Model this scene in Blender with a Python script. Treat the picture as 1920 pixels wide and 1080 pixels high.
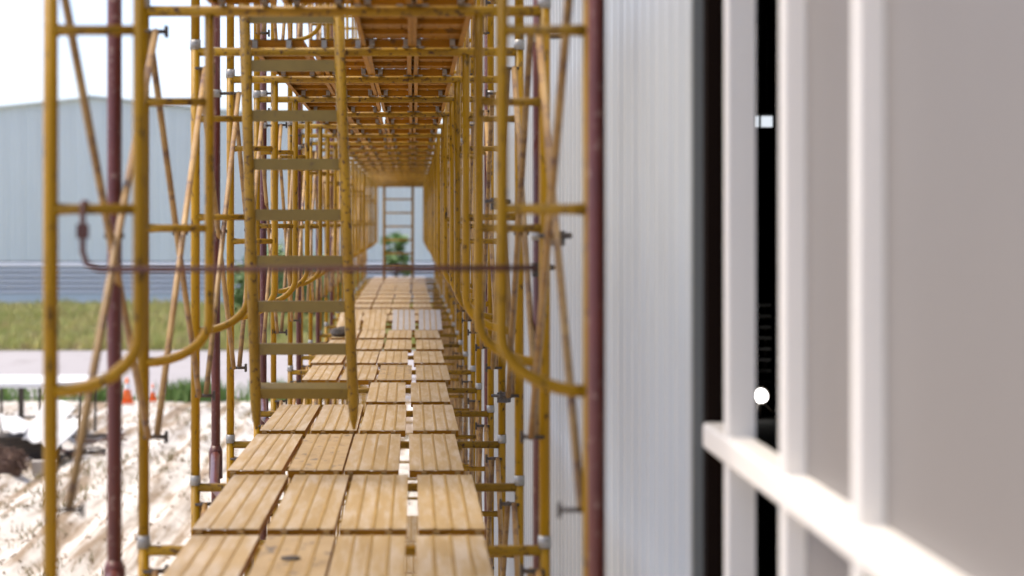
import bpy, math, random
from mathutils import Vector, Matrix, noise
R = random.Random(7)
for o in list(bpy.data.objects): bpy.data.objects.remove(o)
SC = bpy.context.scene
COL = SC.collection

# ------------------------------------------------------------------ camera, sky, sun, exposure
F = 4415.0                      # focal length in pixels of the 1920 px wide photograph
VX, VY = 773.0, 418.0           # where the walkway runs to
EYE = 5.2
cam_d = bpy.data.cameras.new('camera'); cam = bpy.data.objects.new('camera', cam_d); COL.objects.link(cam)
cam.location = (0, 0, EYE); cam.rotation_euler = (math.radians(90), 0, 0)
cam_d.sensor_width = 36; cam_d.lens = F/1920*36
cam_d.shift_x = (960-VX)/1920; cam_d.shift_y = -(540-VY)/1920
cam_d.clip_start = .1; cam_d.clip_end = 3000
cam_d.dof.use_dof = True; cam_d.dof.focus_distance = 15.0; cam_d.dof.aperture_fstop = 2.2
SC.camera = cam

SUN_EL, SUN_AZ = math.radians(66), math.radians(288)      # azimuth clockwise from +Y
W = bpy.data.worlds.new('World'); SC.world = W; W.use_nodes = True
nt = W.node_tree; nt.nodes.clear()
sky = nt.nodes.new('ShaderNodeTexSky'); sky.sky_type = 'NISHITA'; sky.sun_disc = False
sky.sun_elevation = SUN_EL; sky.sun_rotation = SUN_AZ; sky.air_density = .5; sky.dust_density = 2.4; sky.ozone_density = .0
bg = nt.nodes.new('ShaderNodeBackground'); bg.inputs[1].default_value = .15
wo = nt.nodes.new('ShaderNodeOutputWorld')
nt.links.new(sky.outputs[0], bg.inputs[0]); nt.links.new(bg.outputs[0], wo.inputs[0])
sd = bpy.data.lights.new('sun', 'SUN'); sd.energy = 1.15; sd.angle = math.radians(28); sd.color = (1, .90, .74)
sun = bpy.data.objects.new('sun', sd); COL.objects.link(sun); sun.location = (30, 10, 40)
sv = Vector((math.sin(SUN_AZ)*math.cos(SUN_EL), math.cos(SUN_AZ)*math.cos(SUN_EL), math.sin(SUN_EL)))
sun.rotation_euler = sv.to_track_quat('Z', 'Y').to_euler()
vs = SC.view_settings; vs.view_transform = 'Standard'; vs.look = 'None'; vs.gamma = 1; vs.exposure = 1.45
SC.render.engine = 'CYCLES'
SC.cycles.max_bounces = 8; SC.cycles.diffuse_bounces = 5

# ------------------------------------------------------------------ materials
def ramp(nt, fac, stops):
    r = nt.nodes.new('ShaderNodeValToRGB'); e = r.color_ramp.elements
    e[0].position, e[0].color = stops[0][0], (*stops[0][1], 1)
    e[1].position, e[1].color = stops[1][0], (*stops[1][1], 1)
    for p, c in stops[2:]:
        x = e.new(p); x.color = (*c, 1)
    nt.links.new(fac, r.inputs[0]); return r.outputs[0]
def mat(name, c, rough=.5, c2=None, dirt=None, scale=8., dscale=25., dlo=.55, dhi=.68, stretch=(1, 1, 1), bump=0., bscale=60., metal=0., vary=0., spec=.5, emit=None):
    m = bpy.data.materials.new(name); m.use_nodes = True; nt = m.node_tree; N = nt.nodes; L = nt.links
    b = N['Principled BSDF']; b.inputs['Roughness'].default_value = rough; b.inputs['Metallic'].default_value = metal
    b.inputs['Specular IOR Level'].default_value = spec
    tc = N.new('ShaderNodeTexCoord'); oi = N.new('ShaderNodeObjectInfo')
    mul = N.new('ShaderNodeMath'); mul.operation = 'MULTIPLY'; mul.inputs[1].default_value = 57.; L.new(oi.outputs['Random'], mul.inputs[0])
    add = N.new('ShaderNodeVectorMath'); add.operation = 'ADD'; L.new(tc.outputs['Object'], add.inputs[0]); L.new(mul.outputs[0], add.inputs[1])
    mp = N.new('ShaderNodeMapping'); mp.inputs['Scale'].default_value = stretch; L.new(add.outputs[0], mp.inputs[0])
    n1 = N.new('ShaderNodeTexNoise'); n1.inputs['Scale'].default_value = scale; n1.inputs['Detail'].default_value = 5; L.new(mp.outputs[0], n1.inputs[0])
    col = ramp(nt, n1.outputs[0], [(.3, c), (.7, c2 or c)])
    if dirt:
        n2 = N.new('ShaderNodeTexNoise'); n2.inputs['Scale'].default_value = dscale; n2.inputs['Detail'].default_value = 6; n2.inputs['Roughness'].default_value = .65
        L.new(mp.outputs[0], n2.inputs[0])
        f = ramp(nt, n2.outputs[0], [(dlo, (0, 0, 0)), (dhi, (1, 1, 1))])
        mx = N.new('ShaderNodeMix'); mx.data_type = 'RGBA'; L.new(f, mx.inputs[0]); L.new(col, mx.inputs[6]); mx.inputs[7].default_value = (*dirt, 1)
        col = mx.outputs[2]
    if vary:
        hs = N.new('ShaderNodeHueSaturation'); mr = N.new('ShaderNodeMapRange'); mr.inputs[3].default_value = 1-vary; mr.inputs[4].default_value = 1+vary
        L.new(oi.outputs['Random'], mr.inputs[0]); L.new(mr.outputs[0], hs.inputs['Value']); L.new(col, hs.inputs['Color']); col = hs.outputs[0]
    L.new(col, b.inputs['Base Color'])
    if bump:
        n3 = N.new('ShaderNodeTexNoise'); n3.inputs['Scale'].default_value = bscale; n3.inputs['Detail'].default_value = 5; L.new(mp.outputs[0], n3.inputs[0])
        bp = N.new('ShaderNodeBump'); bp.inputs['Strength'].default_value = bump; bp.inputs['Distance'].default_value = .01
        L.new(n3.outputs[0], bp.inputs['Height']); L.new(bp.outputs[0], b.inputs['Normal'])
    if emit:
        b.inputs['Emission Color'].default_value = (*emit[0], 1); b.inputs['Emission Strength'].default_value = emit[1]
    return m
M = {}
M['yellow'] = mat('yellow_paint', (.37, .20, .004), .36, (.26, .135, .003), (.06, .032, .010), 4, 34, .57, .66, (1, 1, .45), bump=.15, vary=.16, spec=.22)
M['yellow_worn'] = mat('worn_yellow_paint', (.31, .175, .011), .45, (.22, .118, .008), (.07, .035, .015), 5, 38, .54, .63, bump=.2, vary=.2, spec=.22)
M['brace'] = mat('faded_brace_paint', (.38, .24, .085), .5, (.25, .13, .03), (.09, .04, .03), 5, 12, .50, .68, bump=.15, vary=.2)  # dark purplish blotches put the bars' shaded side into the colour
M['red'] = mat('dark_red_paint', (.105, .020, .011), .4, (.07, .014, .010), (.26, .17, .13), 4, 30, .58, .72, bump=.15, vary=.15)
M['rust'] = mat('rusty_rod', (.12, .04, .03), .7, (.07, .03, .025), None, 20)
M['hookpaint'] = mat('dull_hook_paint', (.30, .17, .03), .5, (.20, .11, .03), None, 20)
M['galv'] = mat('galvanised_steel', (.34, .33, .31), .4, (.25, .24, .22), (.12, .09, .06), 20, 40, .58, .7, metal=.3)
M['darksteel'] = mat('dark_steel', (.06, .045, .035), .5, (.03, .025, .02), (.2, .12, .06), 20, 60, .55, .7)
M['plank_top'] = mat('dusty_plank_top', (.40, .275, .125), .5, (.32, .205, .07), (.49, .405, .30), 2.2, 3.5, .44, .72, (6, .5, 6), .2, 90, vary=.09)
M['plank_stain'] = mat('stained_plank_top', (.40, .28, .14), .55, (.32, .21, .085), (.12, .09, .06), 3, 5, .56, .63, (3, 1.6, 3), .2, 90)
M['plank_grey'] = mat('grey_plank_top', (.36, .34, .335), .55, (.30, .285, .28), (.45, .42, .38), 3, 7, .52, .72, (6, .9, 6), .2, 90)
M['plank_side'] = mat('orange_plank_side', (.34, .145, .004), .5, (.25, .10, .003), (.12, .06, .02), 4, 14, .56, .7, (1, 1, 1), .15, vary=.12, spec=.15)
M['groove'] = mat('plank_rib_paint', (.34, .21, .05), .5, (.27, .155, .03), None, 6, stretch=(1, .6, 1))
M['step'] = mat('ladder_step_paint', (.21, .145, .028), .45, (.17, .115, .022), (.12, .08, .03), 8, 30, .6, .72)
M['clad'] = mat('white_cladding', (.50, .525, .525), .34, (.465, .49, .495), None, 1.2, stretch=(1, 1, .3))
M['jamb'] = mat('grey_flashing', (.16, .17, .16), .4)
M['blackframe'] = mat('dark_brown_frame', (.010, .005, .003), .8, spec=.08)
M['cream'] = mat('cream_frame', (.84, .80, .73), .35, (.82, .78, .71), None, 2)
M['panel'] = mat('greige_panel', (.185, .165, .148), .5, (.172, .153, .138), None, .8)
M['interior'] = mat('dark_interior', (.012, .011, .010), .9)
M['roof'] = mat('roof_sheet', (.5, .5, .5), .5)
M['lamp'] = mat('lit_lamp', (.9, .9, .9), .3, emit=((.85, .92, 1), .35))
M['rackbar'] = mat('grey_bar', (.6, .6, .58), .5)
M['worklamp'] = mat('lit_work_lamp', (.9, .9, .9), .3, emit=((1, .97, .92), 2.5))
M['white'] = mat('white_sheet', (.78, .78, .76), .5, (.68, .68, .66), None, 3)
M['timber'] = mat('dark_timber', (.035, .028, .022), .8, (.07, .05, .035), None, 6)
M['twig'] = mat('dry_twig', (.10, .055, .04), .9, (.16, .10, .07), None, 10)
M['concrete'] = mat('concrete_block', (.42, .38, .33), .9, (.34, .30, .26), None, 6, bump=.4)
M['orange'] = mat('orange_plastic', (.75, .14, .02), .45)
M['road'] = mat('concrete_road', (.37, .345, .34), .9, (.34, .315, .31), (.28, .255, .24), .3, .6, .55, .75, (1, .4, 1))
M['grassbase'] = mat('verge_soil', (.16, .15, .06), .95, (.20, .16, .08), None, .5)
M['grass'] = mat('grass_blades', (.34, .40, .085), .6, (.62, .55, .22), (.46, .33, .18), .35, .9, .5, .65)
M['drygrass'] = mat('dry_grass', (.20, .15, .06), .8, (.14, .13, .045), None, 1)
M['clod'] = mat('earth_clod', (.30, .23, .15), .95, (.16, .11, .07), None, 2)
M['leaf'] = mat('tree_leaves', (.11, .20, .045), .55, (.17, .27, .07), None, 1.5, vary=.15)
M['bark'] = mat('tree_bark', (.10, .075, .055), .9, (.06, .045, .035), None, 8, bump=.5)
M['whclad'] = mat('pale_blue_cladding', (.78, .82, .79), .5, (.75, .79, .765), None, .4, vary=.03)
M['slat'] = mat('grey_louvre_slat', (.74, .74, .73), .5)
M['slatback'] = mat('louvre_recess', (.07, .07, .075), .8)
M['base'] = mat('pale_base_wall', (.70, .76, .77), .7)
# ground: pale sand, darker damp and weedy patches, streaked along the wheel tracks
def ground_mat():
    m = bpy.data.materials.new('sandy_ground'); m.use_nodes = True; nt = m.node_tree; N = nt.nodes; L = nt.links
    b = N['Principled BSDF']; b.inputs['Roughness'].default_value = .95
    tc = N.new('ShaderNodeTexCoord')
    mp = N.new('ShaderNodeMapping'); mp.inputs['Scale'].default_value = (2.2, .13, 1); L.new(tc.outputs['Object'], mp.inputs[0])
    n1 = N.new('ShaderNodeTexNoise'); n1.inputs['Scale'].default_value = 1.1; n1.inputs['Detail'].default_value = 7; n1.inputs['Roughness'].default_value = .6; L.new(mp.outputs[0], n1.inputs[0])
    n2 = N.new('ShaderNodeTexNoise'); n2.inputs['Scale'].default_value = 1.6; n2.inputs['Detail'].default_value = 8; n2.inputs['Roughness'].default_value = .7; L.new(tc.outputs['Object'], n2.inputs[0])
    c1 = ramp(nt, n1.outputs[0], [(.40, (.27, .20, .13)), (.52, (.62, .58, .52))])
    f = ramp(nt, n2.outputs[0], [(.56, (0, 0, 0)), (.66, (.8, .8, .8))])
    mx = N.new('ShaderNodeMix'); mx.data_type = 'RGBA'; L.new(f, mx.inputs[0]); L.new(c1, mx.inputs[6]); mx.inputs[7].default_value = (.20, .155, .085, 1)
    L.new(mx.outputs[2], b.inputs['Base Color'])
    n3 = N.new('ShaderNodeTexNoise'); n3.inputs['Scale'].default_value = 9; n3.inputs['Detail'].default_value = 6; L.new(tc.outputs['Object'], n3.inputs[0])
    bp = N.new('ShaderNodeBump'); bp.inputs['Strength'].default_value = .5; bp.inputs['Distance'].default_value = .04
    L.new(n3.outputs[0], bp.inputs['Height']); L.new(bp.outputs[0], b.inputs['Normal'])
    return m
M['ground'] = ground_mat()

# ------------------------------------------------------------------ mesh helpers
class MB:
    def __init__(s): s.v = []; s.f = []; s.mi = []; s.sm = []
    def quad(s, pts, mi=0, smooth=False):
        n = len(s.v); s.v += [tuple(p) for p in pts]; s.f.append(tuple(range(n, n+len(pts)))); s.mi.append(mi); s.sm.append(smooth); return s
    def box(s, lo, hi, mi=0, mtx=None):
        x0, y0, z0 = lo; x1, y1, z1 = hi; n = len(s.v)
        P = [(x0, y0, z0), (x1, y0, z0), (x1, y1, z0), (x0, y1, z0), (x0, y0, z1), (x1, y0, z1), (x1, y1, z1), (x0, y1, z1)]
        if mtx: P = [tuple(mtx @ Vector(p)) for p in P]
        s.v += P
        for f in ((0, 3, 2, 1), (4, 5, 6, 7), (0, 1, 5, 4), (1, 2, 6, 5), (2, 3, 7, 6), (3, 0, 4, 7)):
            s.f.append(tuple(n+i for i in f)); s.mi.append(mi); s.sm.append(False)
        return s
    def tube(s, pts, r, n=10, mi=0, cap=True):
        pts = [Vector(p) for p in pts]; k = len(pts); base = len(s.v)
        rs = r if isinstance(r, (list, tuple)) else [r]*k
        up = None
        for i, p in enumerate(pts):
            t = (pts[min(i+1, k-1)]-pts[max(i-1, 0)]).normalized()
            if up is None:
                up = Vector((1, 0, 0)) if abs(t.x) < .9 else Vector((0, 1, 0))
            up = (up-t*up.dot(t)).normalized(); w = t.cross(up)
            for j in range(n):
                a = 2*math.pi*j/n; s.v.append(tuple(p+(up*math.cos(a)+w*math.sin(a))*rs[i]))
        for i in range(k-1):
            for j in range(n):
                a = base+i*n+j; b = base+i*n+(j+1) % n
                s.f.append((a, b, b+n, a+n)); s.mi.append(mi); s.sm.append(True)
        if cap:
            s.f.append(tuple(base+j for j in range(n))[::-1]); s.mi.append(mi); s.sm.append(False)
            s.f.append(tuple(base+(k-1)*n+j for j in range(n))); s.mi.append(mi); s.sm.append(False)
        return s
    def mesh(s, name, *mats):
        me = bpy.data.meshes.new(name); me.from_pydata(s.v, [], s.f)
        for m in mats: me.materials.append(M[m] if isinstance(m, str) else m)
        me.polygons.foreach_set('material_index', s.mi); me.polygons.foreach_set('use_smooth', s.sm); me.update(); return me
def tag(o, label=None, cat=None, group=None, kind=None):
    if label: o['label'] = label
    if cat: o['category'] = cat
    if group: o['group'] = group
    if kind: o['kind'] = kind
    return o
def put(name, me, parent=None, loc=(0, 0, 0), rot=(0, 0, 0), scale=(1, 1, 1)):
    o = bpy.data.objects.new(name, me); COL.objects.link(o); o.parent = parent
    o.location = loc; o.rotation_euler = rot; o.scale = scale; return o
def empty(name, loc=(0, 0, 0), label=None, cat=None, group=None, rot=(0, 0, 0)):
    o = put(name, None, None, loc, rot); o.empty_display_size = .1; return tag(o, label, cat, group)
ORD = 'first second third fourth fifth sixth seventh eighth ninth tenth eleventh twelfth thirteenth fourteenth fifteenth sixteenth seventeenth eighteenth nineteenth twentieth twenty-first twenty-second twenty-third'.split()
def px(x, y, Y):                  # photo pixel at depth Y -> world point
    return Vector(((x-VX)/F*Y, Y, EYE-(y-VY)/F*Y))
def gnd(y): return F*EYE/(y-VY)    # depth of a ground point seen at photo row y

# ------------------------------------------------------------------ the setting: ground, road, verge
def rut(x, y):
    d = .0
    for c, w in ((-6.3, .28), (-5.5, .28), (-4.6, .25), (-3.9, .3), (-7.6, .3), (-8.8, .35), (-10.2, .35)):
        xx = x-c-.12*math.sin(y*.11+c)
        d += -.10*math.exp(-(xx/w)**2)+.07*math.exp(-((abs(xx)-w*1.6)/(w*.7))**2)
    d += .08*noise.noise((x*.5, y*.2, 3))+.035*noise.noise((x*1.7, y*.6, 9))+.012*noise.noise((x*4, y*2, 1))
    return d
mb = MB(); xs = [-26+i*.16 for i in range(176)]; ys = [24+i*.25 for i in range(175)]
nx = len(xs)
for y in ys:
    for x in xs:
        e = min(1, (y-24)/3, (67.5-y)/3, (x+26)/3, (2.0-x)/2); mb.v.append((x, y, -.04+max(0, e)*(rut(x, y)+.10)))
for j in range(len(ys)-1):
    for i in range(nx-1):
        a = j*nx+i; mb.f.append((a, a+1, a+nx+1, a+nx)); mb.mi.append(0); mb.sm.append(True)
tag(put('rutted_ground', mb.mesh('rutted_ground', 'ground')), kind='structure')
mb = MB().quad([(-900, -300, -.02), (900, -300, -.02), (900, 1500, -.02), (-900, 1500, -.02)])
tag(put('ground', mb.mesh('ground', 'ground')), kind='structure')
mb = MB().box((-300, 69.6, -.3), (300, 94.9, .05))
tag(put('road', mb.mesh('road', 'road')), kind='structure')
mb = MB().box((-300, 95.0, -.3), (300, 141.6, .08))
tag(put('grass_verge', mb.mesh('grass_verge', 'grassbase')), kind='structure')
# grass on the verge and weeds along the near edge of the road
mb = MB()
def blade(x, y, z, h, w, a, lean):
    dx, dy = math.cos(a)*w, math.sin(a)*w; lx, ly = lean*h*math.cos(a+1.3), lean*h*math.sin(a+1.3)
    mb.quad([(x-dx, y-dy, z), (x+dx, y+dy, z), (x+dx*.6+lx*.5, y+dy*.6+ly*.5, z+h*.6), (x+lx, y+ly, z+h), (x-dx*.6+lx*.5, y-dy*.6+ly*.5, z+h*.6)])
for i in range(76000):
    y = 95.2+46*R.random()**1.15; x = R.uniform(-40, 7)
    k = .5+.5*noise.noise((x*.35, y*.2, 5)); k2 = .5+.5*noise.noise((x*1.3, y*.8, 2))
    blade(x, y, .07, R.uniform(.3, .75)*(.45+.9*k)*(.6+.8*k2), R.uniform(.02, .05), R.uniform(0, 6.3), R.uniform(.1, .6))
tag(put('verge_grass', mb.mesh('verge_grass', 'grass')), 'tall uneven grass on the verge beyond the road', 'grass', kind='stuff')
mb = MB()
for cx, n, sp in ((-8.9, 170, .35), (-6.6, 330, .35), (-5.9, 160, .3), (-12.2, 150, .5), (-4.2, 150, .4), (-3.2, 150, .4), (-10.5, 60, .6)):
    for i in range(n):
        blade(cx+R.gauss(0, sp), 69.0+R.gauss(0, .3), 0, R.uniform(.2, .75), R.uniform(.02, .05), R.uniform(0, 6.3), R.uniform(.1, .7))
tag(put('roadside_weeds', mb.mesh('roadside_weeds', 'leaf')), 'green weeds along the near edge of the pale road', 'weeds', kind='stuff')

mb = MB()
for i in range(900):
    cx, cy = R.uniform(-12, 0), R.uniform(31, 66)
    if noise.noise((cx*.5, cy*.12, 7)) < .02: continue
    for j in range(R.randint(6, 16)):
        blade(cx+R.gauss(0, .10), cy+R.gauss(0, .14), rut(cx, cy)+.05, R.uniform(.05, .20), R.uniform(.006, .016), R.uniform(0, 6.3), R.uniform(.3, 1.2))
tag(put('dry_tufts', mb.mesh('dry_tufts', 'drygrass')), 'dry brown tufts scattered over the sandy building ground', 'dry grass', kind='stuff')
mb = MB()
for i in range(2600):
    cx, cy = R.uniform(-12, 0), R.uniform(31, 66); q = R.uniform(.008, .03)
    mb.box((-q, -q, -q), (q, q, q*.8), 0, Matrix.Translation((cx, cy, rut(cx, cy)+.06)) @ Matrix.Rotation(R.uniform(0, 6), 4, (R.random(), R.random(), 1)))
tag(put('clods', mb.mesh('clods', 'clod')), 'loose clods of earth scattered over the sandy building ground', 'clods', kind='stuff')
# ------------------------------------------------------------------ trees
def tree(name, loc, h, rx, label, leaves=1500, ls=.16, trunk=True, group=None):
    t = empty(name, loc, label, 'tree' if trunk else 'bush', group)
    m = MB()
    m.tube([(0, 0, -.05), (.05, .02, h*.25), (-.04, .03, h*.55), (.02, 0, h*.8)], [h*.028, h*.022, h*.014, h*.005], 8)
    tips = []
    for i in range(11):
        a = i*2.4; z0 = h*R.uniform(.22, .6); l = rx*R.uniform(.6, 1.05); z1 = z0+h*R.uniform(.1, .36)
        p = Vector((math.cos(a)*l, math.sin(a)*l, z1)); tips.append(p)
        m.tube([(0, 0, z0), (p.x*.5, p.y*.5, (z0+z1)/2-.03*h), p], [h*.011, h*.007, h*.003], 6)
    tips += [Vector((0, 0, h*.9)), Vector((.2*rx, .1*rx, h*.78))]
    put('trunk', m.mesh('trunk', 'bark'), t)
    c = MB()
    for i in range(leaves):
        b = R.choice(tips); d = Vector((R.gauss(0, 1), R.gauss(0, 1), R.gauss(0, .8)))*rx*.20
        p = b+d
        if p.z < h*.12: p.z = h*.12+R.random()*h*.2
        u = Vector((R.gauss(0, 1), R.gauss(0, 1), R.gauss(0, 1))).normalized(); w = u.orthogonal().normalized()
        s = ls*R.uniform(.6, 1.3)
        c.quad([p-u*s, p+w*s*.45, p+u*s, p-w*s*.45])
    put('crown', c.mesh('crown', 'leaf'), t)
    return t
tree('tree', (-.75, 118, .08), 4.9, .55, 'small green tree beyond the far end of the walkway')
tree('tree', (-6.2, 104, .08), 4.0, 1.7, 'bushy green tree on the verge, behind the hanging ladder', 3000)
tree('tree', (-4.2, 108, .08), 3.6, 1.4, 'low green tree on the verge just left of the far walkway planks', 2400)
tree('tree', (-23.2, 186, 0), 15.0, 3.2, 'tree whose top pokes over the ridge of the pale warehouse', 3000, .3)
tree('tree', (-21.0, 190, 0), 14.9, 2.4, 'second treetop over the warehouse ridge, right of the first', 2400, .3)

# ------------------------------------------------------------------ the warehouse across the road
WY, WC = 142., -19.6
wh = empty('warehouse', (WC, WY, 0), 'long pale blue grey warehouse gable wall beyond the grass verge', 'warehouse')
def roofz(x): return 12.75-.105*abs(x)
for i in range(-34, 34):
    x0, x1 = i*1.0, i+1.0; m = MB()
    prof = [(0, 0), (.10, 0), (.13, -.05), (.20, -.05), (.23, 0), (.5, 0), (.53, -.03), (.60, -.03), (.63, 0), (.985, 0), (.985, .03)]
    for a, b in zip(prof, prof[1:]):
        xa, xb = x0+a[0], x0+b[0]
        m.quad([(xa, a[1], 2.9), (xb, b[1], 2.9), (xb, b[1], roofz(xb)), (xa, a[1], roofz(xa))])
    put('cladding_panel', m.mesh('cladding_panel', 'whclad'), wh)
m = MB().box((-34, .04, 0), (34, .3, 8.9)); m.box((-34, 30, 0), (34, 30.3, 8.9)); m.box((-34, .3, 0), (-33.7, 30, 9)); m.box((33.7, .3, 0), (34, 30, 9))
m.quad([(-34, .06, 8.9), (34, .06, 8.9), (0, .06, 12.6)]); put('wall', m.mesh('wall', 'base'), wh)
for s in (-1, 1):
    m = MB(); m.box((0, -.25, 0), (34.3, 30.5, .12)); me = m.mesh('roof', 'whclad')
    put('roof', me, wh, (0, 0, 12.80), (0, math.atan(.105) if s > 0 else math.pi-math.atan(.105), 0))
m = MB().box((-34, .0, .95), (34, .035, 2.9)); put('louvre_recess', m.mesh('louvre_recess', 'slatback'), wh)
for k in range(6):
    m = MB(); z = 1.0+k*.32
    m.quad([(-34, -.02, z+.23), (34, -.02, z+.23), (34, -.20, z), (-34, -.20, z)]).quad([(-34, -.20, z), (34, -.20, z), (34, -.17, z-.02), (-34, -.17, z-.02)])
    put('louvre_slat', m.mesh('louvre_slat', 'slat'), wh)
m = MB().box((-34, -.12, 0), (34, .03, .93)); put('base_wall', m.mesh('base_wall', 'base'), wh)

# ------------------------------------------------------------------ the building on the right
XC, XF, XG = .86, .85, .903            # cladding face, fin front, infill plane
BZ = 10.6; Z0C = 6.98                   # wall height, where the cladding begins
bd = empty('office_building', (XC, 7, 0), 'building with white ribbed metal cladding and cream framed window bays', 'building')
def bput(name, me): return put(name, me, bd, (-XC, -7, 0))
P = 0.9; y = Z0C; prof = [(0, 0), (.09, 0), (.115, -.028), (.165, -.028), (.19, 0), (.39, 0), (.415, -.028), (.465, -.028), (.49, 0), (.69, 0), (.715, -.028), (.765, -.028), (.79, 0), (.893, 0), (.893, .02)]
m = MB()
for a, b in zip(prof, prof[1:]):
    m.quad([(XC+a[1], a[0], .25), (XC+a[1], a[0], BZ), (XC+b[1], b[0], BZ), (XC+b[1], b[0], .25)])
clad = m.mesh('cladding_panel', 'clad')
for i in range(52): put('cladding_panel', clad, bd, (-XC, Z0C+i*P-7, 0))
yend = Z0C+52*P
m = MB().box((XC+.03, Z0C, 0), (XC+.06, yend, BZ)); bput('backing_wall', m.mesh('backing_wall', 'roof'))
m = MB().box((XC-.002, Z0C, 0), (XC+.025, yend, .245)); bput('plinth', m.mesh('plinth', 'concrete'))
m = MB().box((XC-.034, Z0C-.05, .25), (XC-.004, Z0C-.002, BZ)); bput('jamb_flashing', m.mesh('jamb_flashing', 'jamb'))
m = MB().box((XC-.003, Z0C-.12, .25), (XC+.085, Z0C-.003, BZ)); bput('jamb_frame', m.mesh('jamb_frame', 'blackframe'))
m = MB().box((XC-.08, -9, BZ+.002), (14, yend, BZ+.25)); bput('roof', m.mesh('roof', 'roof'))
m = MB().box((13.7, -9, 0), (14, yend, BZ)); m.box((1.1, yend-.25, 0), (13.7, yend-.003, BZ)); m.box((1.1, -9, 0), (13.7, -8.7, BZ)); bput('wall', m.mesh('wall', 'clad'))
fins = [6.37, 5.40, 4.50, 2.72, .92, -.88]
for fy in fins:
    m = MB(); b_ = .006
    x0, x1, y0, y1 = XF, XG+.026, fy, fy+.058
    m.quad([(x0+b_, y0, .2), (x1, y0, .2), (x1, y0, BZ), (x0+b_, y0, BZ)]); m.quad([(x0, y1-b_, .2), (x0, y0+b_, .2), (x0, y0+b_, BZ), (x0, y1-b_, BZ)])
    m.quad([(x0, y0+b_, .2), (x0+b_, y0, .2), (x0+b_, y0, BZ), (x0, y0+b_, BZ)]); m.quad([(x0+b_, y1, .2), (x0, y1-b_, .2), (x0, y1-b_, BZ), (x0+b_, y1, BZ)])
    m.quad([(x1, y1, .2), (x0+b_, y1, .2), (x0+b_, y1, BZ), (x1, y1, BZ)])
    bput('mullion', m.mesh('mullion', 'cream'))
TZ = EYE-.655
for zc, zt in ((TZ, TZ+.075), (TZ+2.6, TZ+2.675), (TZ-2.6, TZ-2.525)):
    lim = [Z0C-.13]+[f+.029 for f in fins]
    m = MB(); m.box((XF-.006, lim[-1], zc), (XG+.025, lim[0], zt)); o = bput('transom', m.mesh('transom', 'cream'))
    bv = o.modifiers.new('bevel', 'BEVEL'); bv.width = .012; bv.segments = 3
for a, b in zip(fins[1:], fins[2:]):
    m = MB().box((XG, b+.0575, .2), (XG+.03, a+.0005, BZ)); bput('infill_panel', m.mesh('infill_panel', 'panel'))
m = MB().box((XG, -8.7, .2), (XG+.03, fins[-1], BZ)); bput('infill_panel', m.mesh('infill_panel', 'panel'))
# the dark room behind the open bay
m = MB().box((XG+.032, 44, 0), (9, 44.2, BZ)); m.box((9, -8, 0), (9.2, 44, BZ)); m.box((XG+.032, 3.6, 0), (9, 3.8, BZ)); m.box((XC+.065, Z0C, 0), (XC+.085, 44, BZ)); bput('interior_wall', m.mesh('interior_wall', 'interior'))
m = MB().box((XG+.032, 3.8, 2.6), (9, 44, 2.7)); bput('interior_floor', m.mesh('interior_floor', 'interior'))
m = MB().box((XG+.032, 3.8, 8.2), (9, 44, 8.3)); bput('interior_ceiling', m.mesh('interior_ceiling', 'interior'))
# things inside, seen through the dark opening
def wall_lamp(x0, x1, y0, y1, D, label):
    a, b = px(x0, y1, D), px(x1, y0, D); t = empty('ceiling_lamp', ((a.x+b.x)/2, D, a.z), label, 'lamp', 'lamps in the dark room')
    hw, h = (b.x-a.x)/2, b.z-a.z
    put('diffuser', MB().box((-hw, -.02, 0), (hw, .05, h)).mesh('diffuser', 'lamp'), t)
    put('housing', MB().box((-hw*1.08, -.015, h), (hw*1.08, .07, h+.05)).mesh('housing', 'rackbar'), t)
    put('rod', MB().tube([(0, .03, h+.05), (0, .03, 8.2-a.z)], .012, 8).mesh('rod', 'rackbar'), t)
wall_lamp(1428, 1448, 218, 238, 34, 'small lit lamp high in the dark window opening, the wider of two')
wall_lamp(1414, 1422, 218, 238, 35.5, 'narrow lit lamp high in the dark window opening, left of the wider one')
D = 30.; t = empty('work_light', (px(1426, 742, D).x, D, 2.7), 'bright work light low in the dark window opening', 'lamp')
zc = px(0, 742, D).z-2.7
put('lamp_head', MB().tube([(0, -.10, zc), (0, 0, zc)], [.085, .095], 14).mesh('lamp_head', 'worklamp'), t)
put('housing', MB().tube([(0, 0.002, zc), (0, .12, zc)], [.115, .06], 14).mesh('housing', 'darksteel'), t)
put('stand', MB().tube([(0, .06, 0), (0, .06, zc)], .015, 8).mesh('stand', 'darksteel'), t)
for a in range(3): put('leg', MB().tube([(0, .06, .25), (.25*math.cos(a*2.1), .06+.25*math.sin(a*2.1), 0)], .012, 6).mesh('leg', 'darksteel'), t)
D = 30.5; t = empty('bar_rack', (px(1436, 0, D).x, D, 2.7), 'upright rack of short grey bars inside the dark window opening', 'rack')
for k in range(8):
    z = px(0, 575+k*20.5, D).z-2.7
    put('bar', MB().box((-.085, -.03, z), (.065, .03, z+.04)).mesh('bar', 'rackbar'), t)
put('post', MB().box((-.02, .035, 0), (.02, .075, px(0, 560, D).z-2.7)).mesh('post', 'darksteel'), t)

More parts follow.
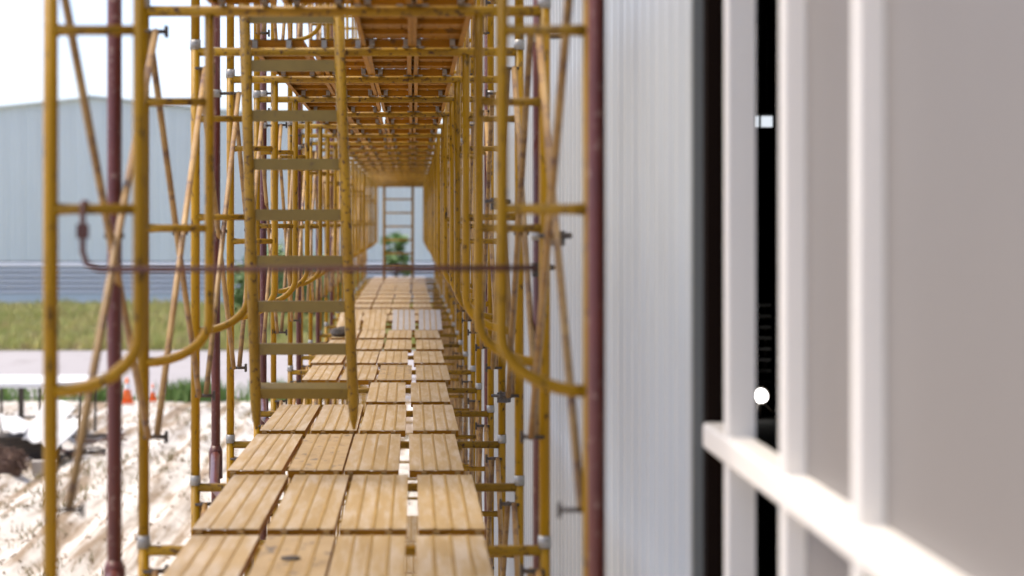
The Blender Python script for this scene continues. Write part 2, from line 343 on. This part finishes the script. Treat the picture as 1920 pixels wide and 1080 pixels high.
# ------------------------------------------------------------------ scaffold
XL = -.259                                         # centre line of the scaffold
HW = .762; LIFT = 2.05
FY = [6.65, 8.95]+[8.95+2.134*n for n in range(1, 21)]
BASE = {0: .057, 1: 1.927, 2: 3.977, 3: 6.027}
RT = .0215
fr = {}
fr['leg'] = MB().tube([(0, 0, 0), (0, 0, LIFT)], RT, 14).mesh('leg', 'yellow')
fr['header'] = MB().tube([(-HW+.015, 0, LIFT-.022), (HW-.015, 0, LIFT-.022)], .0205, 12).mesh('header', 'yellow_worn')
fr['collar'] = MB().tube([(0, 0, -.012), (0, 0, -.012), (0, 0, .035), (0, 0, .035)], [RT, RT+.004, RT+.004, RT], 14).mesh('coupling_collar', 'galv')
fr['plate'] = MB().box((-.075, -.075, -.057), (.075, .075, -.047)).tube([(0, 0, -.047), (0, 0, .02)], .018, 10).mesh('base_plate', 'galv')
LAD = {'a': (1.767, 1.262, .747), 'b': (1.683, 1.203, .693), 'c': (1.713, 1.25, .713), 'd': (1.64, 1.12, .69), 'e': (1.67, 1.19, .70)}
for k, (r1, r2, j) in LAD.items():
    for s in (-1, 1):
        pts = [(s*.512, 0, LIFT-.03), (s*.512, 0, j+.35), (s*.512, 0, j+.16)]
        for i in range(1, 9):
            a = i/8*math.pi/2; pts.append((s*(.512+.245*(1-math.cos(a))), 0, j+.16*(1-math.sin(a))))
        fr[k, 'inner', s] = MB().tube(pts, .0185, 12).mesh('inner_leg', 'yellow')
        for q, z in enumerate((r1, r2)):
            fr[k, 'rung', s, q] = MB().tube([(s*.512, 0, z), (s*.7, 0, z), (s*.75, 0, z)], [.0155, .0155, .019], 10).mesh('rung', 'yellow_worn')
LEVEL = {0: 'at ground level', 1: 'one level below', 2: 'at walkway level', 3: 'one level above'}
jit = {}
for i, fy in enumerate(FY):
    for lv in (0, 1, 2, 3):
        if lv == 3 and i > 14: continue
        k = 'abcd'[i] if i < 4 else 'bce'[(i*7+lv) % 3]
        if i not in jit: jit[i] = (0 if i < 4 else R.uniform(-.012, .012))
        t = empty('scaffold_section', (XL+jit[i], fy, BASE[lv]), 'yellow tubular scaffold frame, %s from the camera, %s' % (ORD[i], LEVEL[lv]), 'scaffold frame', 'yellow scaffold frames')
        if lv == 0: t.scale = (1, 1, 1.87/LIFT)
        if lv >= 2: t.rotation_euler = (0, 0, R.uniform(-.004, .004))
        for s in (-1, 1):
            put('leg', fr['leg'], t, (s*HW, 0, 0))
            put('inner_leg', fr[k, 'inner', s], t)
            for q in (0, 1): put('rung', fr[k, 'rung', s, q], t)
            if lv: put('coupling_collar', fr['collar'], t, (s*HW, 0, 0))
            else: put('base_plate', fr['plate'], t, (s*HW, 0, 0))
        put('header', fr['header'], t)

# cross braces: two pinned bars between each pair of frames, on both sides
def brace_meshes(L):
    z0, z1 = .41, 1.95; a = .02
    b1 = MB().tube([(.012, a, z0), (.010, L/2, (z0+z1)/2), (.012, L-a, z1)], .0135, 9).mesh('bar', 'brace')
    b2 = MB().tube([(-.016, a, z1), (-.017, L/2, (z0+z1)/2), (-.016, L-a, z0)], .0135, 9).mesh('bar', 'brace')
    pv = MB().tube([(-.035, L/2, (z0+z1)/2), (.03, L/2, (z0+z1)/2)], .009, 8).mesh('pivot_bolt', 'darksteel')
    return b1, b2, pv, (z0, z1)
st = {s: MB().tube([(-s*.035, 0, 0), (s*.05, 0, 0)], .007, 8).box((min(s*.045, s*.056), -.006, -.022), (max(s*.045, s*.056), .006, .022)).mesh('stud', 'darksteel') for s in (-1, 1)}
BM = {2.3: brace_meshes(2.3), 2.134: brace_meshes(2.134)}
for i in range(len(FY)-1):
    L = 2.3 if i == 0 else 2.134; b1, b2, pv, (z0, z1) = BM[L]
    for lv in (0, 1, 2, 3):
        if lv == 3 and i > 10 or lv == 0 and i > 8: continue
        for s, nm in ((-1, 'open side'), (1, 'wall side')):
            t = empty('cross_brace', (XL-s*-1*HW*1.0 - s*.036, FY[i], BASE[lv]), 'thin crossed brace, %s of the %s bay, %s' % (nm, ORD[i], LEVEL[lv]), 'cross brace', 'scaffold cross braces')
            put('bar', b1, t); put('bar', b2, t); put('pivot_bolt', pv, t)
            if i < 9:
                for yy in (.02, L-.02):
                    for zz in (z0, z1): put('stud', st[-s], t, (0, yy, zz))

# planks: ribbed steel boards hooked over the headers
PW, PT = .256, .036
def plank_mesh(top):
    L = 2.134-.05; m = MB(); w = PW/2
    topp = [(-w, 0)]
    for g in (-.066, 0., .066): topp += [(g-.008, 0), (g-.005, .003), (g+.005, .003), (g+.008, 0)]
    topp += [(w, 0)]
    rib = {1, 2, 3, 5, 6, 7, 9, 10, 11}
    for i, (a, b) in enumerate(zip(topp, topp[1:])):
        m.quad([(a[0], .025, a[1]), (b[0], .025, b[1]), (b[0], .025+L, b[1]), (a[0], .025+L, a[1])], 2 if i in rib else 0)
        m.quad([(a[0], .027, a[1]-.003), (a[0], L+.023, a[1]-.003), (b[0], L+.023, b[1]-.003), (b[0], .027, b[1]-.003)], 1)
    for s in (-1, 1):
        m.box((min(s*w, s*(w-.003)), .025, -PT), (max(s*w, s*(w-.003)), .025+L, -.0002), 1)
        m.box((min(s*(w-.003), s*(w-.022)), .025, -PT), (max(s*(w-.003), s*(w-.022)), .025+L, -PT+.003), 1)
    for yy in (.025, .025+L-.004): m.box((-w+.003, yy, -PT), (w-.003, yy+.004, -.0035), 1)
    for f in (.25, .5, .75): m.box((-w+.003, L*f-.02, -.024), (w-.003, L*f+.02, -.0035), 1)
    return m.mesh('plank_'+top, top, 'plank_side', 'groove')
PM = {t: plank_mesh(t) for t in ('plank_top', 'plank_stain', 'plank_grey')}
hook = MB().box((-.012, -.020, -.034), (.012, .06, -.006)).box((-.012, -.024, -.05), (.012, -.0205, -.006)).mesh('hook', 'galv')
hook_d = hook.copy(); hook_d.materials[0] = M['hookpaint']
SLOT = [-.714, -.425, -.153, .146]
UPSLOT = [-.632, -.366, -.098, .100]
COLN = ['leftmost', 'second from left', 'third from left', 'rightmost']
DECK = {2: 'of the walkway', 3: 'overhead', 1: 'of the lower deck'}
def plank(i, c, lv, dx=0, top='plank_top', lift=0., tilt=0., parts=True):
    L = FY[i+1]-FY[i]; z = BASE[lv]+.003+PT
    look = {'plank_top': 'tan ribbed steel plank', 'plank_stain': 'tan plank with dark stains', 'plank_grey': 'greyish ribbed steel plank'}[top]
    if lv == 3: look = 'orange brown plank'
    t = empty('scaffold_plank', ((UPSLOT if lv == 3 else SLOT)[c]+dx, FY[i], z+lift), '%s, %s in %s row %s' % (look, COLN[c], ORD[i], DECK[lv]), 'plank', 'scaffold planks')
    t.rotation_euler = (tilt, 0, R.uniform(-.0025, .0025))
    put('board', PM[top], t, scale=(1, L/2.134, 1))
    if parts:
        for s in (-.08, .08):
            hk = hook if lv == 3 else hook_d; put('hook', hk, t, (s+(.02 if c % 2 else -.02), .013, 0)); put('hook', hk, t, (s, L-.013, 0), (0, 0, math.pi))
rowdx = {1: (0, 0, 0, 0), 4: (0, 0, 0, 0)}
for i in range(len(FY)-1):
    base_dx = (0, .0, -.035, -.012, -.02, .015, -.005)[i] if i < 7 else R.uniform(-.02, .02)
    for c in range(4):
        if i == 4 and c < 2: continue                # opening for the ladder from below
        dx = base_dx+R.uniform(-.007, .007)
        top = 'plank_stain' if (i, c) in ((2, 1), (0, 1), (5, 2)) else 'plank_top'
        if i == 9:
            top = 'plank_grey' if c > 1 else 'plank_top'; dx += .035 if c > 1 else -.02
            plank(i, c, 2, dx, top, .0, .070); continue
        plank(i, c, 2, dx, top, .017, -.0075, parts=i < 14)
    for c in range(4):
        if i == 1 and c < 2: continue                # hatch over the ladder
        plank(i, c, 3, R.uniform(-.012, .012), parts=i < 14)
    if i < 9:
        for c in range(4):
            plank(i, c, 1, .115+R.uniform(-.03, .03), parts=False)

# hook-on ladder hanging in the hatch
LY = 10.985; s_ = F/LY
t = empty('hook_ladder', (px(470, 0, LY).x+.21, LY, px(0, 805, LY).z), 'yellow hook-on ladder with flat steps hanging in the hatch over the walkway', 'ladder')
def lz(y): return px(0, y, LY).z-t.location.z
zt = 2.35
def railx(x_top, x_bot, z):     # photo x at z of the top and the bottom of the rail
    zz = (z-lz(805))/(lz(120)-lz(805)); return px(x_bot+(x_top-x_bot)*zz, 0, LY).x-t.location.x
for (xt, xb) in ((461, 481), (638, 664)):
    rail = MB()
    rail.tube([(railx(xt, xb, .0), 0, 0), (railx(xt, xb, .05), 0, .05), (railx(xt, xb, .12), 0, .12), (railx(xt, xb, zt), 0, zt)], [.006, .019, .0255, .0255], 12)
    put('rail', rail.mesh('rail', 'yellow_worn'), t)
    put('hook', MB().tube([(railx(xt, xb, lz(135)), 0, lz(135)), (railx(xt, xb, lz(95)), .03, lz(95)), (railx(xt, xb, lz(88)), .09, lz(88)), (railx(xt, xb, lz(100)), .125, lz(100))], .009, 8).mesh('hook', 'darksteel'), t)
ys_ = [738, 655, 575, 490, 403, 308, 217, 123]
zs = [lz(y) for y in ys_]+[lz(123)+.225*k for k in (1, 2, 3)]
for k, z in enumerate(zs):
    if z > zt-.05: continue
    a, b = railx(461, 481, z), railx(638, 664, z)
    m = MB(); h = .026
    m.box((a+.012, -.003, -h), (b-.012, .0, h)); m.box((a+.012, .0005, h-.003), (b-.012, .06, h)); m.box((a+.012, .0005, -h), (b-.012, .03, -h+.003))
    st_ = put('step', m.mesh('step', 'step'), t, (0, 0, z), (0 if k else .42, 0, 0))
    for xx in (a+.004, b-.004):
        put('rivet', MB().tube([(xx, -.021, z), (xx, -.004, z)], .010, 8).mesh('rivet', 'darksteel'), st_, (0, 0, -z))

# plain ladder at the far end
LY = 49.6; t = empty('end_ladder', (px(747, 0, LY).x, LY, BASE[2]+.045), 'yellow ladder standing at the far end of the walkway', 'ladder')
for s in (-1, 1): put('rail', MB().tube([(s*.30, 0, 0), (s*.30, 0, 2.6)], .03, 8).mesh('rail', 'yellow'), t)
rm = MB().tube([(-.29, 0, 0), (.29, 0, 0)], .019, 8).mesh('rung', 'yellow')
for k in range(9): put('rung', rm, t, (0, 0, .25+.285*k))

# dark red pipe standards, their couplers and stays
def standard(x, y, z0, z1, r, label, stay=False, rings=()):
    t = empty('pipe_standard', (x, y, z0), label, 'pipe', 'dark red pipe standards')
    put('pipe', MB().tube([(0, 0, 0), (0, 0, z1-z0)], r, 14).mesh('pipe', 'red'), t)
    for z in rings:
        c = put('coupler', MB().tube([(0, 0, z-z0-.02), (0, 0, z-z0+.02)], r+.006, 12).mesh('coupler', 'galv'), t)
        put('bolt', MB().tube([(r, -.01, z-z0), (r+.07, -.03, z-z0)], .008, 8).mesh('bolt', 'darksteel'), c)
    if stay:
        zf = BASE[2]-.01-z0
        put('stay', MB().tube([(.0, -.03, zf+.03), (.05, -.7, zf-.05), (.26, -1.75, zf-.10)], r, 12).mesh('stay', 'red'), t)
        put('socket', MB().tube([(0, 0, zf-.09), (0, 0, zf+.05), (0, 0, zf+.08)], [r+.012, r+.012, r+.002], 14).mesh('socket', 'red'), t)
for k, (y, x) in enumerate(((8.05, -1.018), (12.2, -1.018), (16.2, -1.025), (20.85, -1.005), (25.2, -1.01), (29.4, -1.01))):
    standard(x+(.0 if k else .0), y, 0, 8.6, .0235 if k else .0255, 'dark red upright pipe on the open side, %s from the camera' % ORD[k], k < 3, (6.09, 5.87) if k else ())
for k, (y, x) in enumerate(((6.42, .502), (9.52, .512), (15.9, .51))):
    standard(x, y, 0, 8.6, .0245, 'dark red upright pipe on the wall side, %s from the camera' % ORD[k], False, (5.95, 5.15, 3.4) if k == 1 else ())
# bent rusty rod hooked over the first frame
t = empty('bent_rod', (px(155, 0, 6.58).x, 6.58, px(0, 505, 6.58).z), 'thin bent rusty rod slung across the first frame', 'rod')
e = px(1010, 0, 6.58).x-t.location.x; hh = px(0, 380, 6.58).z-t.location.z
put('rod', MB().tube([(-.002, .03, hh), (0, 0, hh-.01), (0, 0, .05), (.012, 0, .014), (.045, 0, 0), (e*.5, 0, .001), (e, 0, .004)], .0085, 10).mesh('rod', 'rust'), t)
put('hook_end', MB().tube([(-.002, .03, hh), (-.002, .09, hh), (-.002, .10, hh-.03)], .0085, 10).mesh('hook_end', 'rust'), t)
put('clip', MB().box((-.016, -.014, hh-.10), (.016, .014, hh-.06)).mesh('clip', 'rust'), t)

# ------------------------------------------------------------------ things on the ground at the left
Y = 55.5; t = empty('sheet_shelter', ((-40-773)/F*Y, Y, .05), 'low open rack with a flat white sheet roof on the building ground', 'shelter')
xr = px(152, 0, Y).x-t.location.x; hz = px(0, 726, Y).z-.05
put('roof_sheet', MB().box((-1.6, -.2, hz), (xr+.15, 2.9, hz+.10)).mesh('roof_sheet', 'white'), t)
for xx in (-1.2, -.2, .5, 1.0, xr-.05):
    for yy in (0, 2.6): put('post', MB().box((xx, yy, 0), (xx+.06, yy+.06, hz-.001)).mesh('post', 'darksteel'), t)
put('rail', MB().box((-1.5, -.055, .55), (xr, -.005, .60)).mesh('rail', 'darksteel'), t)
# stack of dark boards with white sheets leaning over it
Y = 50.5; t = empty('board_stack', ((45-773)/F*Y, Y, .03), 'black stack of boards under the leaning white sheets', 'stack')
for k in range(7):
    for j in range(2):
        put('board', MB().box((-.75+R.uniform(-.12, .05), j*.62, k*.085), (.62+R.uniform(-.05, .15), j*.62+.56, k*.085+.07)).mesh('board', 'timber'), t)
def sheet(pts, th, label, ridges=0):
    a, b, c, d = [Vector(p) for p in pts]; n = (b-a).cross(d-a).normalized()
    if n.z < 0: n = -n
    m = MB(); NN = 10; o = (a+b+c+d)/4
    for i in range(NN):
        for (u0, u1) in (((i)/NN, (i+1)/NN),):
            q = lambda u, v: a+(b-a)*u+(d-a)*v+(c-b-d+a)*u*v+n*(.03*math.sin(u*9+v*3))
            p0, p1, p2, p3 = q(u0, 0), q(u1, 0), q(u1, 1), q(u0, 1)
            m.quad([p0-o, p1-o, p2-o, p3-o], 0, True); m.quad([p0-o-n*th, p3-o-n*th, p2-o-n*th, p1-o-n*th], 0, True)
            m.quad([p0-o-n*th, p1-o-n*th, p1-o, p0-o]); m.quad([p3-o, p2-o, p2-o-n*th, p3-o-n*th])
    ob = put('white_sheet', m.mesh('white_sheet', 'white'), None, o); tag(ob, label, 'sheet', 'white sheets on the ground')
sheet([px(42, 822, 50.0), px(82, 832, 50.0), px(142, 762, 52.0), px(92, 742, 52.3)], .03, 'large white sheet tilted over the black board stack')
sheet([px(5, 806, 49.8), px(45, 812, 49.8), px(60, 790, 51.5), px(0, 775, 51.5)], .03, 'white sheet lying at the left end of the black board stack')
sheet([px(70, 820, 50), px(100, 845, 49.2), px(150, 800, 51.2), px(140, 780, 51.6)], .03, 'narrow white sheet lying below the large tilted one')
t = empty('brush_bundle', (px(8, 0, 47.6).x, 47.6, .04), 'brown bundle of dry twigs in front of the board stack', 'bundle')
m = MB()
for k in range(330):
    a = R.uniform(0, 6.28); b = R.uniform(-.2, 1.4); rr = R.uniform(.25, .42)
    p = Vector((math.cos(a)*math.cos(b)*rr*1.15, math.sin(a)*math.cos(b)*rr, .25+math.sin(b)*rr*.85))
    d = Vector((R.gauss(0, 1), R.gauss(0, 1), R.gauss(0, .6))).normalized()*R.uniform(.08, .2)
    q0, q1 = p-d, p+d; q0.z = max(.0, q0.z); q1.z = max(.01, q1.z)
    m.tube([q0, p, q1], [.012, .014, .008], 4, cap=False)
put('twigs', m.mesh('twigs', 'twig'), t)['kind'] = 'stuff'
put('core', MB().tube([(0, 0, 0), (0, 0, .12), (0, 0, .32), (0, 0, .5), (0, 0, .57)], [.28, .36, .36, .24, .03], 12).mesh('core', 'twig'), t)
tag(put('concrete_block', MB().box((-.24, -.2, 0), (.24, .2, .26)).mesh('concrete_block', 'concrete'), None, (px(82, 0, 48.6).x, 48.6, .03), (0, 0, .15)), 'pale concrete block beside the brown twig bundle', 'block')
# low heap of offcuts right of the sheets
spots = sorted((R.uniform(125, 202), R.uniform(51.5, 55.5)) for k in range(16))
for k, (xx, y) in enumerate(spots):
    l = R.uniform(.4, 1.0); mm, lk = (('timber', 'black'), ('concrete', 'pale grey'), ('twig', 'brown'), ('white', 'white'))[(k*5+k//3) % 4]
    o = put('timber_offcut', MB().box((-l/2, -.06, 0), (l/2, .06, .05)).mesh('timber_offcut', mm), None, (px(xx, 0, 53).x, y, .06+.045*(k % 4)), (0, R.uniform(-.12, .12), R.uniform(0, 3)))
    tag(o, '%s board offcut, %s from left in the loose heap beyond the sheets' % (lk, ORD[k]), 'offcut', 'offcuts in the loose heap')
def cone(x, Y, h, label):
    t = empty('traffic_cone', (px(x, 0, Y).x, Y, .03), label, 'cone', 'traffic cones by the road')
    put('body', MB().tube([(0, 0, .04), (0, 0, h*.45), (0, 0, h)], [h*.24, h*.15, h*.045], 16).mesh('body', 'orange'), t)
    put('reflective_band', MB().tube([(0, 0, h*.55), (0, 0, h*.78)], [h*.135, h*.09], 16, cap=False).mesh('reflective_band', 'white'), t)
    put('base', MB().box((-h*.28, -h*.28, 0), (h*.28, h*.28, .04)).mesh('base', 'orange'), t)
cone(238, 67.5, .74, 'orange traffic cone by the road, right beside the nearest red pipe')
cone(286, 68.3, .5, 'small orange cone by the road, right of the larger cone')

# small clutter on the scaffold
cm = MB().box((-.03, -.03, -.028), (.03, .03, .028)).tube([(-.06, -.035, .01), (.06, -.035, .01)], .009, 8).tube([(.045, -.05, .01), (.045, .04, .01)], .013, 6).mesh('clamp', 'darksteel')
for x, y, Y, tx in ((1043, 447, 8.90, 'dark clamp on the wall side of the second frame'), (932, 382, 10.98, 'dark clamp on the wall side of the third frame'), (1012, 506, 9.45, 'dark clamp on the second wall side pipe'),
                    (945, 745, 13.15, 'dark clamp low on the wall side of the fourth frame')):
    p = px(x, y, Y); o = put('pipe_clamp', cm, None, p, (0, 0, R.uniform(-.5, .5))); tag(o, tx, 'clamp', 'dark pipe clamps')
def lump(name, loc, sx, sy, sz, mm, label, cat, seed):
    m = MB(); n, k = 14, 9; rows = []
    for i in range(k+1):
        th = math.pi*i/k; row = []
        for j in range(n):
            ph = 2*math.pi*j/n; d = Vector((math.sin(th)*math.cos(ph), math.sin(th)*math.sin(ph), -math.cos(th)))
            f = 1+.35*noise.noise(d*1.7+Vector((seed, 0, 0))); m.v.append((d.x*f*sx, d.y*f*sy, max(0, (d.z*f+.8)*sz)))
    for i in range(k):
        for j in range(n):
            a, b = i*n+j, i*n+(j+1) % n; m.f.append((a, b, b+n, a+n)); m.mi.append(0); m.sm.append(True)
    tag(put(name, m.mesh(name, mm), None, loc), label, cat)
DT = BASE[2]+.003+PT
lump('dark_sack', (px(640, 0, 24.3).x, 24.3, DT+.015), .13, .2, .055, 'timber', 'small dark sack lying on the left edge of the far planks', 'sack', 3)
lump('dark_scrap', (px(545, 0, 8.25).x, 8.25, DT+.006), .035, .045, .006, 'timber', 'dark scrap lying on the nearest plank row', 'scrap', 8)
